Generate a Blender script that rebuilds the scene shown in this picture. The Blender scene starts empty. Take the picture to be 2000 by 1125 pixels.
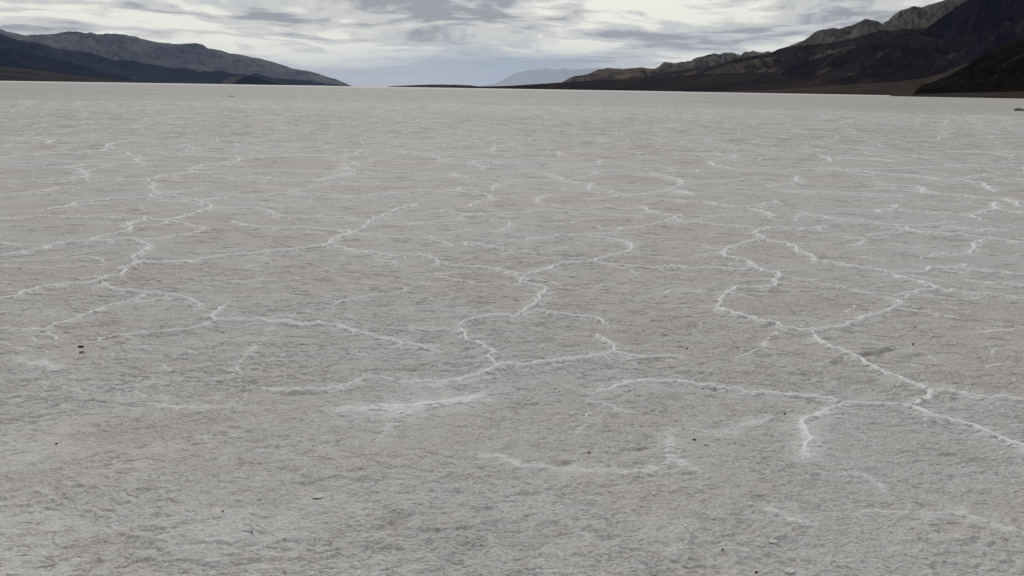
import bpy, math, random
import numpy as np
from mathutils import Matrix, Vector

random.seed(5)
scene = bpy.context.scene
COL = scene.collection
HS_DEFAULT = 1.0

# ------------------------------------------------------------------ camera
W, H, F = 2000.0, 1125.0, 1444.0
CAM_Z = 1.6
ROLL = math.radians(0.917)
PITCH = math.atan(389.5 * math.cos(ROLL) / F)
sp, cp = math.sin(PITCH), math.cos(PITCH)
FWD = np.array([0, cp, -sp]); UP0 = np.array([0, sp, cp]); R0 = np.array([1.0, 0, 0])
RGT = math.cos(ROLL) * R0 + math.sin(ROLL) * UP0
UPV = -math.sin(ROLL) * R0 + math.cos(ROLL) * UP0


def ray(x, y):
    return FWD + (x - W / 2) / F * RGT + (H / 2 - y) / F * UPV


def azel(x, y):
    d = ray(x, y)
    return math.atan2(d[0], d[1]), math.atan2(d[2], math.hypot(d[0], d[1]))


def ground_at(x, y):
    d = ray(x, y)
    t = CAM_Z / max(-d[2], 1e-4)
    return d[0] * t, d[1] * t


cam_data = bpy.data.cameras.new('camera')
cam = bpy.data.objects.new('camera', cam_data)
COL.objects.link(cam)
cam_data.sensor_width = 36.0
cam_data.lens = 36.0 * F / W
cam_data.clip_start = 0.05
cam_data.clip_end = 400000.0
m = Matrix.Identity(4)
for i in range(3):
    m[i][0] = RGT[i]; m[i][1] = UPV[i]; m[i][2] = -FWD[i]
m[2][3] = CAM_Z
cam.matrix_world = m
scene.camera = cam

# ------------------------------------------------------------------ noise (numpy)
_rng = np.random.RandomState(11)
_M = 4095
_perm = np.tile(_rng.permutation(_M + 1), 2).astype(np.int32)
_ga = _rng.rand(_M + 1) * 2 * np.pi
_gx = np.cos(_ga).astype(np.float32); _gy = np.sin(_ga).astype(np.float32)


def gnoise(x, y, seed=0):
    """2-D gradient noise, about -0.7 .. 0.7"""
    x = np.asarray(x, dtype=np.float64) + seed * 37.17
    y = np.asarray(y, dtype=np.float64) + seed * 91.73
    xf = np.floor(x); yf = np.floor(y)
    ix = xf.astype(np.int64); iy = yf.astype(np.int64)
    fx = (x - xf).astype(np.float32); fy = (y - yf).astype(np.float32)
    a = _perm[ix & _M]; b = _perm[(ix + 1) & _M]
    iy0 = iy & _M; iy1 = (iy + 1) & _M
    aa = _perm[a + iy0]; ab = _perm[a + iy1]; ba = _perm[b + iy0]; bb = _perm[b + iy1]
    u = fx * fx * fx * (fx * (fx * 6 - 15) + 10); v = fy * fy * fy * (fy * (fy * 6 - 15) + 10)
    n00 = _gx[aa] * fx + _gy[aa] * fy
    n10 = _gx[ba] * (fx - 1) + _gy[ba] * fy
    n01 = _gx[ab] * fx + _gy[ab] * (fy - 1)
    n11 = _gx[bb] * (fx - 1) + _gy[bb] * (fy - 1)
    x0 = n00 + u * (n10 - n00); x1 = n01 + u * (n11 - n01)
    return x0 + v * (x1 - x0)


def fbm(x, y, octaves=5, seed=0, gain=0.5, lac=2.03):
    out = 0; a = 1.0; f = 1.0
    for k in range(octaves):
        out = out + a * gnoise(x * f, y * f, seed + k)
        a *= gain; f *= lac
    return out


def ridged(x, y, octaves=5, seed=0, gain=0.5, lac=2.07):
    out = 0; a = 1.0; f = 1.0; tot = 0
    for k in range(octaves):
        out = out + a * (1 - 2 * np.abs(gnoise(x * f, y * f, seed + k))); tot += a
        a *= gain; f *= lac
    return out / tot


def sstep(a, b, x):
    t = np.clip((x - a) / (b - a), 0, 1)
    return t * t * (3 - 2 * t)


# ------------------------------------------------------------------ node helper
class N:
    def __init__(self, tree):
        self.t = tree; self.n = tree.nodes; self.l = tree.links

    def node(self, typ, **kw):
        nd = self.n.new(typ)
        for k, v in kw.items():
            setattr(nd, k, v)
        return nd

    def put(self, sock, v):
        if v is None:
            return
        if isinstance(v, bpy.types.NodeSocket):
            self.l.new(v, sock)
        elif hasattr(sock.default_value, '__len__'):
            v = tuple(v)
            if len(sock.default_value) == 4 and len(v) == 3:
                v = v + (1.0,)
            sock.default_value = v
        else:
            sock.default_value = v

    def math(self, op, a, b=None, c=None, clamp=False):
        nd = self.node('ShaderNodeMath', operation=op, use_clamp=clamp)
        self.put(nd.inputs[0], a); self.put(nd.inputs[1], b)
        if c is not None:
            self.put(nd.inputs[2], c)
        return nd.outputs[0]

    def add(self, a, b): return self.math('ADD', a, b)
    def sub(self, a, b): return self.math('SUBTRACT', a, b)
    def mul(self, a, b): return self.math('MULTIPLY', a, b)

    def range(self, v, a, b, c=0.0, d=1.0, smooth=True):
        nd = self.node('ShaderNodeMapRange', interpolation_type='SMOOTHSTEP' if smooth else 'LINEAR', clamp=True)
        for i, q in enumerate((v, a, b, c, d)):
            self.put(nd.inputs[i], q)
        return nd.outputs[0]

    def mix(self, f, a, b):
        nd = self.node('ShaderNodeMix', data_type='RGBA')
        self.put(nd.inputs[0], f); self.put(nd.inputs[6], a); self.put(nd.inputs[7], b)
        return nd.outputs[2]

    def combine(self, x, y, z):
        nd = self.node('ShaderNodeCombineXYZ')
        for i, q in enumerate((x, y, z)):
            self.put(nd.inputs[i], q)
        return nd.outputs[0]

    def noise(self, vec, scale, detail=4.0, rough=0.5, distort=0.0, color=False):
        nd = self.node('ShaderNodeTexNoise')
        self.put(nd.inputs['Vector'], vec)
        nd.inputs['Scale'].default_value = scale
        nd.inputs['Detail'].default_value = detail
        nd.inputs['Roughness'].default_value = rough
        nd.inputs['Distortion'].default_value = distort
        return nd.outputs['Color' if color else 'Fac']

    def attr(self, name):
        return self.node('ShaderNodeAttribute', attribute_name=name).outputs['Fac']


def new_material(name):
    mt = bpy.data.materials.new(name)
    mt.use_nodes = True
    mt.node_tree.nodes.clear()
    q = N(mt.node_tree)
    out = q.node('ShaderNodeOutputMaterial')
    bs = q.node('ShaderNodeBsdfPrincipled')
    q.l.new(bs.outputs[0], out.inputs[0])
    bs.inputs['Roughness'].default_value = 0.9
    bs.inputs['Specular IOR Level'].default_value = 0.15
    return mt, q, bs


def lin(r, g, b):
    f = lambda c: c / 12.92 if c <= 0.04045 else ((c + 0.055) / 1.055) ** 2.4
    return (f(r / 255), f(g / 255), f(b / 255))


def grid_mesh(name, X, Y, Z, attrs, wrap=False, smooth=True):
    """one mesh from a rows x columns grid of points"""
    nr, nc = X.shape
    me = bpy.data.meshes.new(name)
    co = np.stack([X, Y, Z], -1).reshape(-1, 3).astype(np.float32)
    i = np.arange(nr - 1)[:, None]; j = np.arange(nc if wrap else nc - 1)[None, :]
    j2 = (j + 1) % nc
    quads = np.stack([i * nc + j, i * nc + j2, (i + 1) * nc + j2, (i + 1) * nc + j], -1).reshape(-1, 4).astype(np.int32)
    nq = len(quads)
    me.vertices.add(len(co)); me.vertices.foreach_set('co', co.ravel())
    me.loops.add(nq * 4); me.loops.foreach_set('vertex_index', quads.ravel())
    me.polygons.add(nq)
    me.polygons.foreach_set('loop_start', np.arange(nq, dtype=np.int32) * 4)
    try:
        me.polygons.foreach_set('loop_total', np.full(nq, 4, dtype=np.int32))
    except Exception:
        pass
    for k, v in attrs.items():
        a = me.attributes.new(k, 'FLOAT', 'POINT')
        a.data.foreach_set('value', np.ascontiguousarray(v, dtype=np.float32).ravel())
    me.update(calc_edges=True)
    me.polygons.foreach_set('use_smooth', np.full(nq, smooth, dtype=bool))
    me.validate()
    return me


def link(name, me, mat=None, kind=None):
    o = bpy.data.objects.new(name, me)
    COL.objects.link(o)
    if mat:
        me.materials.append(mat)
    if kind:
        o['kind'] = kind
    return o


# ------------------------------------------------------------------ salt ridges, as plan lines on the ground
# each line: (crop origin, crop scale) key, strength, width factor, points
K = {'A': (0, 240, 700 / 1969), 'B': (650, 240, 700 / 1969), 'C': (1300, 240, 700 / 1969),
     'D': (0, 600, 700 / 1500), 'E': (650, 600, 700 / 1500), 'F': (1300, 600, 700 / 1500)}
RIDGES = '''
A 1.0 1|-60,985 0,972 80,955 150,930 250,905 330,898 400,890 520,882 560,870 590,852 660,845 690,825 665,808 720,795 775,768 830,775 900,777 1000,770 1100,757 1200,743 1300,730 1400,720 1500,712 1600,706 1700,692 1770,688 1850,688 1920,705 1969,715
A .9 1|775,768 720,745 750,725 800,700 825,685 780,665 740,645 715,643 600,655 490,658 400,662 300,675 230,695 130,712 60,722 -60,730
A .9 1|560,875 590,900 640,922 700,934 790,940 850,940 950,958 1010,970 1060,985 1095,1003 1080,1020
A .55 1|790,940 760,970 680,990 580,1020 500,1055 420,1085 300,1120
A .8 1|1250,1005 1190,1045 1160,1080 1175,1095 1250,1092 1400,1092 1550,1100 1650,1112 1800,1110 1900,1118
A .6 1|-60,527 0,525 150,522 300,515 400,522 500,520 600,511 700,515 800,522 790,535 720,550 690,565 720,585 700,600 600,615 520,635 490,655
A .75 1|800,522 850,535 940,548 1000,555 1050,565
A .45 1|1050,565 1130,575 1100,598 1000,620 900,635 750,645
A .8 1|250,480 380,458 430,438 500,436 620,420 700,418 830,413 900,425 1000,427 1080,432 1110,445 1160,465 1130,485 1030,512 980,522 930,530
A .8 2|1085,435 1115,447 1150,455 1165,468
A .7 1|1160,465 1230,466 1350,472 1400,472 1470,485 1500,505 1550,522 1650,522 1750,522 1850,520 1969,527
A .6 2|1480,495 1500,510 1540,524
A .6 1|830,413 835,395 880,388 950,380 1010,373 1100,370
A .8 1|880,388 850,372 825,362 850,345 830,330 790,322 700,322 600,315 530,310 430,310 330,318 200,320 100,322 -60,323
A .8 1|790,322 850,305 900,292 1000,283 1060,272 1040,260 1100,240 1200,230 1290,215 1330,200 1400,195 1500,190 1700,188 1850,187 1969,175
A .7 1|430,310 475,292 460,270 430,260 380,255 320,250 240,245 100,240 -60,242
A .7 1|320,250 400,240 450,232 600,228 720,226 770,226 740,205 775,195 710,180 695,165 620,162 540,160 400,168 300,168 130,177 0,190
A .5 1|775,195 900,185 1000,180 1080,170
A .6 1|540,160 590,145 630,145 580,130 620,115 700,102 830,92
A .7 1|1080,432 1160,420 1250,410 1350,405 1450,405 1500,395 1600,392 1700,398 1800,400 1969,408
A .6 1|1580,383 1640,370 1720,355 1800,338 1870,333 1969,340
A .6 1|1060,272 1200,265 1400,263 1600,265 1800,270 1969,270
A .7 1|1730,320 1820,300 1900,285 1950,270 1910,258 1890,228 1950,240 1940,215 1880,205 1790,200
A .5 1|1360,295 1450,300 1550,315 1650,320 1740,320
A .8 1|1280,545 1340,565 1410,580 1500,585 1600,585 1700,583 1800,592 1900,602 1925,610 1850,635 1800,668 1770,688
A .6 2|1830,650 1800,668 1770,684
A .5 1|1930,585 1890,600
A .35 1|0,655 130,670
A .5 1|-60,397 0,395 100,390 180,385 240,375 320,355
A .45 1|1480,1080 1600,1055 1750,1025 1830,1010 1870,990 1969,970
A .4 1|0,85 100,83 200,88 250,100 290,100 240,115 340,122 500,122
A .4 1|0,130 120,122 240,118
A .4 1|700,150 850,158 1000,155 1080,145 1150,155 1250,158
A .5 1|1280,115 1310,125 1370,135
A .5 1|1080,178 1200,185 1320,190
B 1.0 1|0,688 60,692 150,712 250,728 350,740 450,742 480,735 560,760 580,780 650,790 750,797 850,808 950,822 1020,838 1060,838 1130,825 1200,800 1230,780 1300,775 1440,768 1450,755 1550,730 1620,710 1650,688 1630,662 1560,645 1520,635 1440,620
B .45 1|1440,620 1400,612 1250,612 1200,630 1100,635 1000,652
B 1.0 1|1060,838 1045,855 1020,885 1080,892 1130,905 1175,920 1170,940 1130,955 1140,975 1100,1010 1070,1035 1020,1058 1005,1072 950,1065 850,1065 780,1080 720,1100 690,1120
B .8 1.8|1165,930 1130,955 1140,975 1100,1010 1075,1032
B .8 1.8|1130,825 1200,800 1225,785
B .5 1|1175,920 1250,912 1400,907 1480,900 1550,885
B .8 1|1110,1035 1200,1050 1300,1065 1440,1078 1480,1100 1510,1120
B .7 1|1440,768 1560,782 1680,795 1780,805 1830,790 1969,800
B .9 1|0,637 60,625 100,610 170,585 200,560 220,540 300,505 400,465 460,448
B .7 2|50,600 100,607 60,622
B .7 1.8|150,590 190,570 215,543
B .5 1|220,540 170,528 30,518
B .6 1|100,610 200,620 270,628 350,633 500,630 600,635 690,635
B .6 1|350,560 450,552 550,545 660,540 710,520 725,503 680,498 600,487 520,485
B .7 1|725,503 850,507 950,503 1060,497 1150,485 1250,490 1350,498 1500,503 1650,518 1730,520
B .6 1|820,530 880,535 960,550 980,572 930,590 900,600
B .5 1|720,655 740,675 800,680 900,692 975,710 930,728
B .8 1|745,465 770,450 800,437 870,425 880,412 840,400 780,390 650,382 560,378 500,378 400,390 250,400 150,408 0,405
B .5 1|650,382 690,370 700,352
B .3 1|880,412 1000,405
B .6 1|875,375 900,340 960,335 1030,320 1150,325 1270,320 1240,300 1150,280
B .6 1|1270,320 1350,330 1420,335 1410,365 1500,375 1560,388 1610,395 1540,408 1400,420
B .5 1|1270,320 1340,305 1450,285 1430,270
B .6 1|640,275 700,298 780,310 900,315 1000,318
B .7 1|0,300 80,288 140,275 250,278 380,272 500,275 640,275 800,275 1000,275 1100,275 1220,268 1400,272 1500,270 1640,275 1750,285 1830,300 1900,315 1930,335 1880,355 1840,370 1720,388 1610,395
B .6 1|1840,370 1900,380 1969,395
B .6 1|1610,405 1700,415 1800,422 1969,428
B .7 1|1710,460 1720,475 1750,492 1850,510 1910,510 1880,530 1860,540 1800,555 1740,570 1620,573
B .7 1|1860,540 1969,550
B .5 1|1590,575 1560,595
B .5 1|1200,395 1140,410 1120,435
B .3 1|1200,395 1300,397
B .55 1|0,1005 60,985 130,968 230,950
B .4 1|340,945 420,905 480,888 540,880
B .6 1|520,175 560,190 620,220 740,228 800,210 850,210 1080,210 1200,215
B .5 1|740,228 810,240 830,262
B .5 1|250,150 350,152 450,168 520,178 620,170 740,160 870,158 900,135 1000,115
B .5 1|40,185 110,175 150,158 215,150
B .5 1|1150,240 1250,240 1350,230 1450,225 1490,210 1450,200
B .4 1|1210,250 1260,262
B .4 1|1230,160 1260,180
B .4 1|0,335 100,337 200,345
B .4 1|1200,555 1300,550 1440,525
B .4 1|1190,450 1270,465
C .8 1|0,550 100,550 200,555 280,567 400,572 480,577
C .7 1|520,590 560,575 650,577 750,582 830,580 900,570
C .9 1|520,585 485,610 540,635 545,645 480,655 420,668 370,682 310,712 340,735 400,752 450,757 480,785 500,805 540,820 610,828 630,850 600,865 605,890 590,905 480,907 380,910 340,945 300,965 310,990 280,1020
C 1.0 1|270,1018 310,1030 370,1060 450,1080 520,1105 570,1108 630,1120
C 1.0 1|545,645 600,655 680,668 720,690 730,708 800,735 830,765 870,765 900,775 960,780 1020,795 1150,812 1230,832 1260,835 1350,825 1440,822 1450,800 1530,800 1620,792 1650,775
C .5 1|310,715 220,720 150,735
C .8 1|0,792 100,795 200,803 300,800 400,812 440,805 495,797
C .5 1|630,840 730,858 850,868
C 1.0 1|1260,840 1300,858 1380,875 1450,895 1500,915 1420,930 1330,945 1250,960
C .5 1|1500,915 1600,932 1700,942 1800,948 1969,975 2100,990
C .5 1|1620,795 1700,800 1800,815 1900,830 1969,833 2100,840
C .5 1|870,890 960,905 1050,930 1150,950 1240,968
C 1.0 1.2|1240,968 1300,995 1290,1012 1240,1020 1230,1045 1150,1062 1080,1080 1030,1110 980,1125
C .4 1|1300,995 1400,1025 1500,1050 1600,1080
C .6 1|1640,868 1720,878 1850,885 1969,897 2100,910
C .8 1|880,520 920,535 1020,545 1120,553 1220,570 1310,575 1400,572 1500,565 1560,552 1580,545
C .7 1|1310,575 1340,590 1300,600 1200,612 1090,618
C .8 1|1340,590 1400,605 1500,615 1600,622 1760,640 1850,650 1969,668 2100,685
C .7 1|1760,640 1710,660 1690,680 1700,695 1660,722 1560,725
C .5 1|740,495 800,510 870,517 900,530
C .7 1|1500,572 1600,578 1740,598 1760,590 1870,590
C .7 1|0,420 100,430 200,432 280,452 400,468 450,468 550,455 620,445 600,432
C .6 1|450,470 550,495 590,515 550,525
C .6 1|0,365 60,372 110,380 160,400
C .6 1|640,378 740,380 850,385 1000,390 1150,397 1300,405
C .5 1|1080,335 1250,345 1400,355 1430,385 1500,393 1620,400 1700,412 1850,420 1900,412
C .6 1|1850,420 1910,440 1950,465
C .4 1|1310,375 1400,378 1430,388
C .6 1|960,255 1100,268 1150,278 1280,288 1400,298 1500,312 1620,318 1740,332 1760,350 1800,378
C .5 1|1620,310 1700,295 1800,285 1860,280
C .6 1|400,262 350,250 270,235 240,215 300,208 380,195 385,185 300,178 210,165
C .5 1|0,270 160,268 180,260
C .6 1|400,262 600,262 750,258 960,255 1200,255 1400,250 1600,240 1969,238 2100,236
C .6 1|730,290 715,310 740,325 700,338 550,350
C .6 1|1160,495 1180,482 1260,475 1275,460 1240,450
C .6 1|1275,478 1400,490 1550,500 1680,515 1740,535
C .7 1|1680,508 1750,490 1830,482 1800,455 1820,440
C .6 1|1830,482 1900,490 1969,495 2100,500
C .4 1|820,570 850,570 840,595
C .4 1|820,615 1000,610
C .4 1|1020,675 1080,655 1110,645 1060,635 980,620
C .4 1|1400,745 1480,725 1560,710
C .4 1|1080,738 1200,758
C .55 1|0,1010 80,1015 150,1010 270,1018
C .4 1|840,180 880,190 920,215
C .4 1|920,200 1050,202 1150,200 1270,215
C .4 1|100,318 300,320 500,310
D .55 1.4|-60,100 0,100 100,98 170,105 220,130 250,150
D .6 1.3|170,105 230,80 330,50 440,5
D .7 1|340,165 420,145 480,128 560,122 640,112 740,105 820,90 880,65 900,58
D .7 2|880,70 890,55 905,45
D .8 1|1000,60 1070,60 1150,70 1280,82 1330,72 1430,78 1500,120
D .4 2|1100,140 1050,185 1010,225 990,260 985,300
D .7 1.3|1100,345 1150,355 1200,352 1280,352 1350,352 1420,340 1470,318
D .7 2.6|570,310 640,320 700,335 760,350
D .5 2.8|60,220 150,235 230,265 330,300
D .35 2|0,185 90,180 200,150
D .3 2|620,410 700,425 800,430 950,425
D .35 1|380,205 480,210 620,215 720,205 780,195 880,200
D .35 1|850,550 970,540
D .35 2|0,375 80,390
E .9 1.2|0,75 60,95 140,118 220,135 290,155 370,170 430,180
E .6 1|230,95 310,90 380,95 450,95 530,85
E .8 1|530,88 550,110 560,140 610,150 650,175 680,190 650,205 690,240
E 1.0 1.4|300,315 380,318 450,318 540,305 600,290 640,270 690,245 800,245 900,235 1000,225 1090,215 1160,200
E .9 1|1160,200 1185,190 1160,160 1120,130 1090,122
E .6 2.2|1150,195 1185,180 1240,205
E .6 3|640,270 690,245 720,240
E .8 1.1|1185,195 1240,210 1300,215 1400,215 1440,212
E .5 2|1240,215 1270,250 1260,300
E .85 1.4|1100,365 1170,345 1230,318 1300,313 1400,315 1500,320
E .55 1|0,355 60,335 130,300 180,297 240,312 300,318
E .8 2.4|40,430 200,425 330,415 450,400 550,390 640,365
E .3 1.5|640,365 780,355
E .55 3.2|220,460 300,440 400,425
E .45 3|360,325 430,325 460,318
E .3 2|180,560 240,500 340,460
E .35 2|600,625 680,625 740,645 790,668 870,665 930,682 1000,680 1100,675
E .4 2.6|1100,675 1180,685 1250,690 1320,680 1390,650 1415,610 1410,560 1420,510
E .5 1|1080,400 1130,405 1180,425 1240,440
E .35 2|1020,510 1090,480
E .3 1|1060,460 1080,435
E .4 2|1410,600 1450,640 1500,665
F 1.0 1.2|0,312 100,325 200,337 280,355 380,365 480,372 600,380 700,388 740,402
F .9 1.1|740,402 870,407 990,412
F 1.0 1.3|990,412 1030,420 1110,455 1200,480 1290,510 1360,535 1420,560 1500,592 1600,630
F .8 1.2|740,405 700,430 640,455 590,472 575,495 590,530 605,560 585,590 583,630
F .6 2.6|740,405 700,430 650,450
F 1.0 1.3|990,412 1050,405 1100,380 1110,355 1060,335 1000,310 930,285 850,250 800,215 750,195 690,175 640,145 615,120
F .7 3|1060,400 1100,380 1108,358
F 1.0 1|615,120 620,103 560,103 490,98 465,78 400,68 320,45 260,25 210,8
F .7 2.6|690,175 640,145 618,125
F .6 3|780,200 800,222 820,235
F .9 1.4|1110,355 1180,355 1270,370 1330,382 1420,382 1500,395 1600,410
F 1.0 1.2|620,103 680,95 740,92 800,65 870,40 930,25
F .4 1|490,100 440,130 415,150 420,175 370,195 300,215
F .35 1.8|360,825 430,845 500,880 570,905 640,910
F .3 1|750,695 830,710 890,735 925,770
F .3 1.8|1090,885 1170,860 1250,865 1300,890 1400,915 1500,945 1600,985
F .35 1.4|820,850 920,860 1000,858
F .3 2|300,520 200,520 80,510
F .3 2|240,515 400,470 440,460
F .35 2|0,590 60,650 160,690
'''


# ------------------------------------------------------------------ the salt flat: one polar sheet round the viewpoint
def build_columns():
    d = np.radians
    core = np.linspace(d(-44), d(44), 1760)
    side = np.linspace(d(44), d(80), 260)[1:]
    rest = np.linspace(d(80), d(280), 140)[1:-1]
    return np.concatenate([core, side, rest, (-side)[::-1]])


def build_rows():
    fr = F * 1024 / 2000
    inner = np.linspace(0.02, 1.75, 60)
    p0 = CAM_Z * fr / 1.76
    p1 = CAM_Z * fr / 400.0
    p = np.concatenate([np.linspace(p0, 330, 420), np.linspace(330, 20, 640)[1:], np.linspace(20, p1, 40)[1:]])
    mid = CAM_Z * fr / p
    far = np.geomspace(430, 150000, 45)
    return np.concatenate([inner, mid, far])


TH = build_columns(); RR = build_rows()
NR, NC = len(RR), len(TH)
DR = np.gradient(RR)
n_near = int(np.searchsorted(RR, 400.0))
sinT, cosT = np.sin(TH), np.cos(TH)
X = (RR[:, None] * sinT[None, :]).astype(np.float64)
Y = (RR[:, None] * cosT[None, :]).astype(np.float64)
Z = np.zeros((NR, NC), np.float32)
SALT = np.zeros((NR, NC), np.float32)
DIRT = np.zeros((NR, NC), np.float32)

xn, yn = X[:n_near], Y[:n_near]
rn = RR[:n_near, None]
drn = DR[:n_near, None]


def relief(x, y):
    """height of the open crust between the ridges (metres)"""
    wx = x + 0.03 * gnoise(x * 6, y * 6, 40); wy = y + 0.03 * gnoise(x * 6, y * 6, 41)
    ca, sa = math.cos(0.12), math.sin(0.12)     # the crust has a faint lie, across the way one looks
    x, y = (x * ca + y * sa), (-x * sa + y * ca)
    wx, wy = (wx * ca + wy * sa) * 0.6, (-wx * sa + wy * ca)
    h = 0.012 * gnoise(x / 2.6, y / 2.6, 1) + 0.008 * gnoise(x / 0.9, y / 0.9, 2)
    h = h + 0.0045 * gnoise(wx / 0.33, wy / 0.24, 3)
    patch = sstep(-0.45, 0.45, gnoise(x / 0.5, y / 0.4, 9) + 0.7 * gnoise(x / 0.16, y / 0.12, 8))
    h = h + (0.0016 + 0.0018 * patch) * gnoise(wx / 0.12, wy / 0.085, 4)
    # upturned lips of crust, sparse
    lip = 1 - 2 * np.abs(gnoise(wx / 0.26, wy / 0.15, 14) + 0.4 * gnoise(x / 0.07, y / 0.05, 15))
    h = h + 0.009 * np.clip(lip - 0.72, 0, 1) * patch / 0.30
    h = h + (0.0020 + 0.0012 * patch) * (np.abs(gnoise(wx / 0.058, wy / 0.036, 5)) * 1.7 - 0.3)
    h = h + (0.0033 + 0.0014 * patch) * gnoise(x / 0.044, y / 0.021, 6)
    h = h + (0.0028 + 0.0010 * patch) * gnoise(x / 0.020, y / 0.010, 7)
    return h


Z[:n_near] = relief(xn, yn)
# domain warp that gives the ridges their ragged plan
amp = np.clip(rn * 0.0026, 0.008, 0.06)
WX = xn + amp * (1.9 * gnoise(xn / 0.14, yn / 0.14, 21) + 1.9 * gnoise(xn / 0.05, yn / 0.05, 23) + 0.6 * gnoise(xn / 0.018, yn / 0.018, 25))
WY = yn + amp * (1.9 * gnoise(xn / 0.14, yn / 0.14, 22) + 1.9 * gnoise(xn / 0.05, yn / 0.05, 24) + 0.6 * gnoise(xn / 0.018, yn / 0.018, 26))
order = np.argsort(TH)  # columns by angle from the back round to the front
core_n = 1760
thc = TH[:core_n]
RH = np.zeros((n_near, NC), np.float32); RS = np.zeros((n_near, NC), np.float32)


def stamp(p0, p1, hgt, wid, white, arr_h, arr_s, w0=1.0, w1=1.0):
    ax, ay = p0; bx, by = p1
    ra, rb = math.hypot(ax, ay), math.hypot(bx, by)
    rad = wid * 3.2 + 0.05
    rmid = max(ra, rb)
    drl = np.interp(rmid, RR, DR)
    wid = max(wid, 0.5 * drl)
    rad = wid * 5.2 + 0.08
    i0 = np.searchsorted(RR, min(ra, rb) - rad); i1 = np.searchsorted(RR, max(ra, rb) + rad)
    i1 = min(i1 + 1, n_near); i0 = max(i0 - 1, 0)
    ta, tb = math.atan2(ax, ay), math.atan2(bx, by)
    dt = rad / max(min(ra, rb), 0.3)
    j0 = np.searchsorted(thc, min(ta, tb) - dt); j1 = np.searchsorted(thc, max(ta, tb) + dt)
    if i1 <= i0 or j1 <= j0:
        return
    px = WX[i0:i1, j0:j1]; py = WY[i0:i1, j0:j1]
    dx, dy = bx - ax, by - ay
    L2 = dx * dx + dy * dy + 1e-9
    t = np.clip(((px - ax) * dx + (py - ay) * dy) / L2, 0, 1)
    d = np.hypot(px - ax - t * dx, py - ay - t * dy)
    k = (w0 + (w1 - w0) * t)
    g = np.exp(-(d / wid) ** 2)
    g2 = np.exp(-(d / (wid * 1.15)) ** 2)
    halo = 0.42 * np.exp(-(d / (wid * 3.0)) ** 2)
    near = float(sstep(24, 9, min(ra, rb)))
    hgt *= near; white *= 0.15 + 0.85 * near
    arr_h[i0:i1, j0:j1] = np.maximum(arr_h[i0:i1, j0:j1], (0.8 * g + halo * 0.6) * hgt * k)
    arr_s[i0:i1, j0:j1] = np.maximum(arr_s[i0:i1, j0:j1], np.maximum(g2, halo) * white * k)


LINES = []
for line in RIDGES.strip().splitlines():
    head, pts = line.split('|')
    key, st, wd = head.split()
    st, wd = float(st), float(wd)
    st *= 0.92 if key in 'ABC' and all(float(q.split(',')[1]) < 480 for q in pts.split()) else 1.0
    ox, oy, sc = K[key]
    P = [ground_at(ox + float(a) * sc, oy + float(b) * sc) for a, b in (q.split(',') for q in pts.split())]
    LINES.append((P, st, wd))
    if key == 'F' and st >= 0.8:
        wd *= 1.25
    cum = np.concatenate([[0], np.cumsum([math.dist(P[i], P[i + 1]) for i in range(len(P) - 1)])])
    tot = cum[-1]
    for i in range(len(P) - 1):
        def fade(s):  # thin out at the free ends of the weak lines
            e = min(s, tot - s) / max(0.22 * tot, 1e-6)
            return min(1.0, (0.45 if st < 0.75 else 0.75) + e * 0.55)
        hgt = (0.004 + 0.011 * st) / (wd ** 0.8)
        stamp(P[i], P[i + 1], hgt, (0.006 + 0.0105 * st) * wd, min(1.0, 0.40 + 0.8 * st) / (wd ** 0.32), RH, RS, fade(cum[i]), fade(cum[i + 1]))


# the far polygons nobody could trace: cell borders of scattered centres
def cells(x, y, size, seed):
    gx = np.floor(x / size).astype(np.int64); gy = np.floor(y / size).astype(np.int64)
    f1 = np.full(x.shape, 1e9); f2 = np.full(x.shape, 1e9)
    for a in (-1, 0, 1):
        for b in (-1, 0, 1):
            cx, cy = gx + a, gy + b
            h1 = _perm[_perm[(cx + seed) & _M] + (cy & _M)]; h2 = _perm[_perm[(cx + seed + 77) & _M] + (cy & _M)]
            qx = (cx + 0.12 + 0.76 * h1 / _M) * size; qy = (cy + 0.12 + 0.76 * h2 / _M) * size
            d = np.hypot(x - qx, y - qy)
            f2 = np.minimum(f2, np.maximum(f1, d)); f1 = np.minimum(f1, d)
    return (f2 - f1) * 0.5


iF = int(np.searchsorted(RR, 12.0))
xf, yf = xn[iF:], yn[iF:]
rf = RR[iF:n_near, None]
wfx = xf + 0.35 * gnoise(xf / 0.9, yf / 0.9, 31) + 0.10 * gnoise(xf / 0.25, yf / 0.25, 33)
wfy = yf + 0.35 * gnoise(xf / 0.9, yf / 0.9, 32) + 0.10 * gnoise(xf / 0.25, yf / 0.25, 34)
mix_far = sstep(15, 24, rf)
for size, s, sd in ((2.1, 0.75, 3), (1.1, 0.4, 9), (4.3, 0.6, 14)):
    e = cells(wfx, wfy, size, sd)
    wid = np.maximum(0.022, 0.42 * drn[iF:])
    vary = sstep(-0.35, 0.3, gnoise(xf / 1.7, yf / 1.7, 50 + sd))
    g = np.exp(-(e / wid) ** 2) * s * vary * mix_far
    RH[iF:] = np.maximum(RH[iF:], 0.030 * g)
    RS[iF:] = np.maximum(RS[iF:], 0.28 * g * sstep(140, 30, rf))

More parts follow.
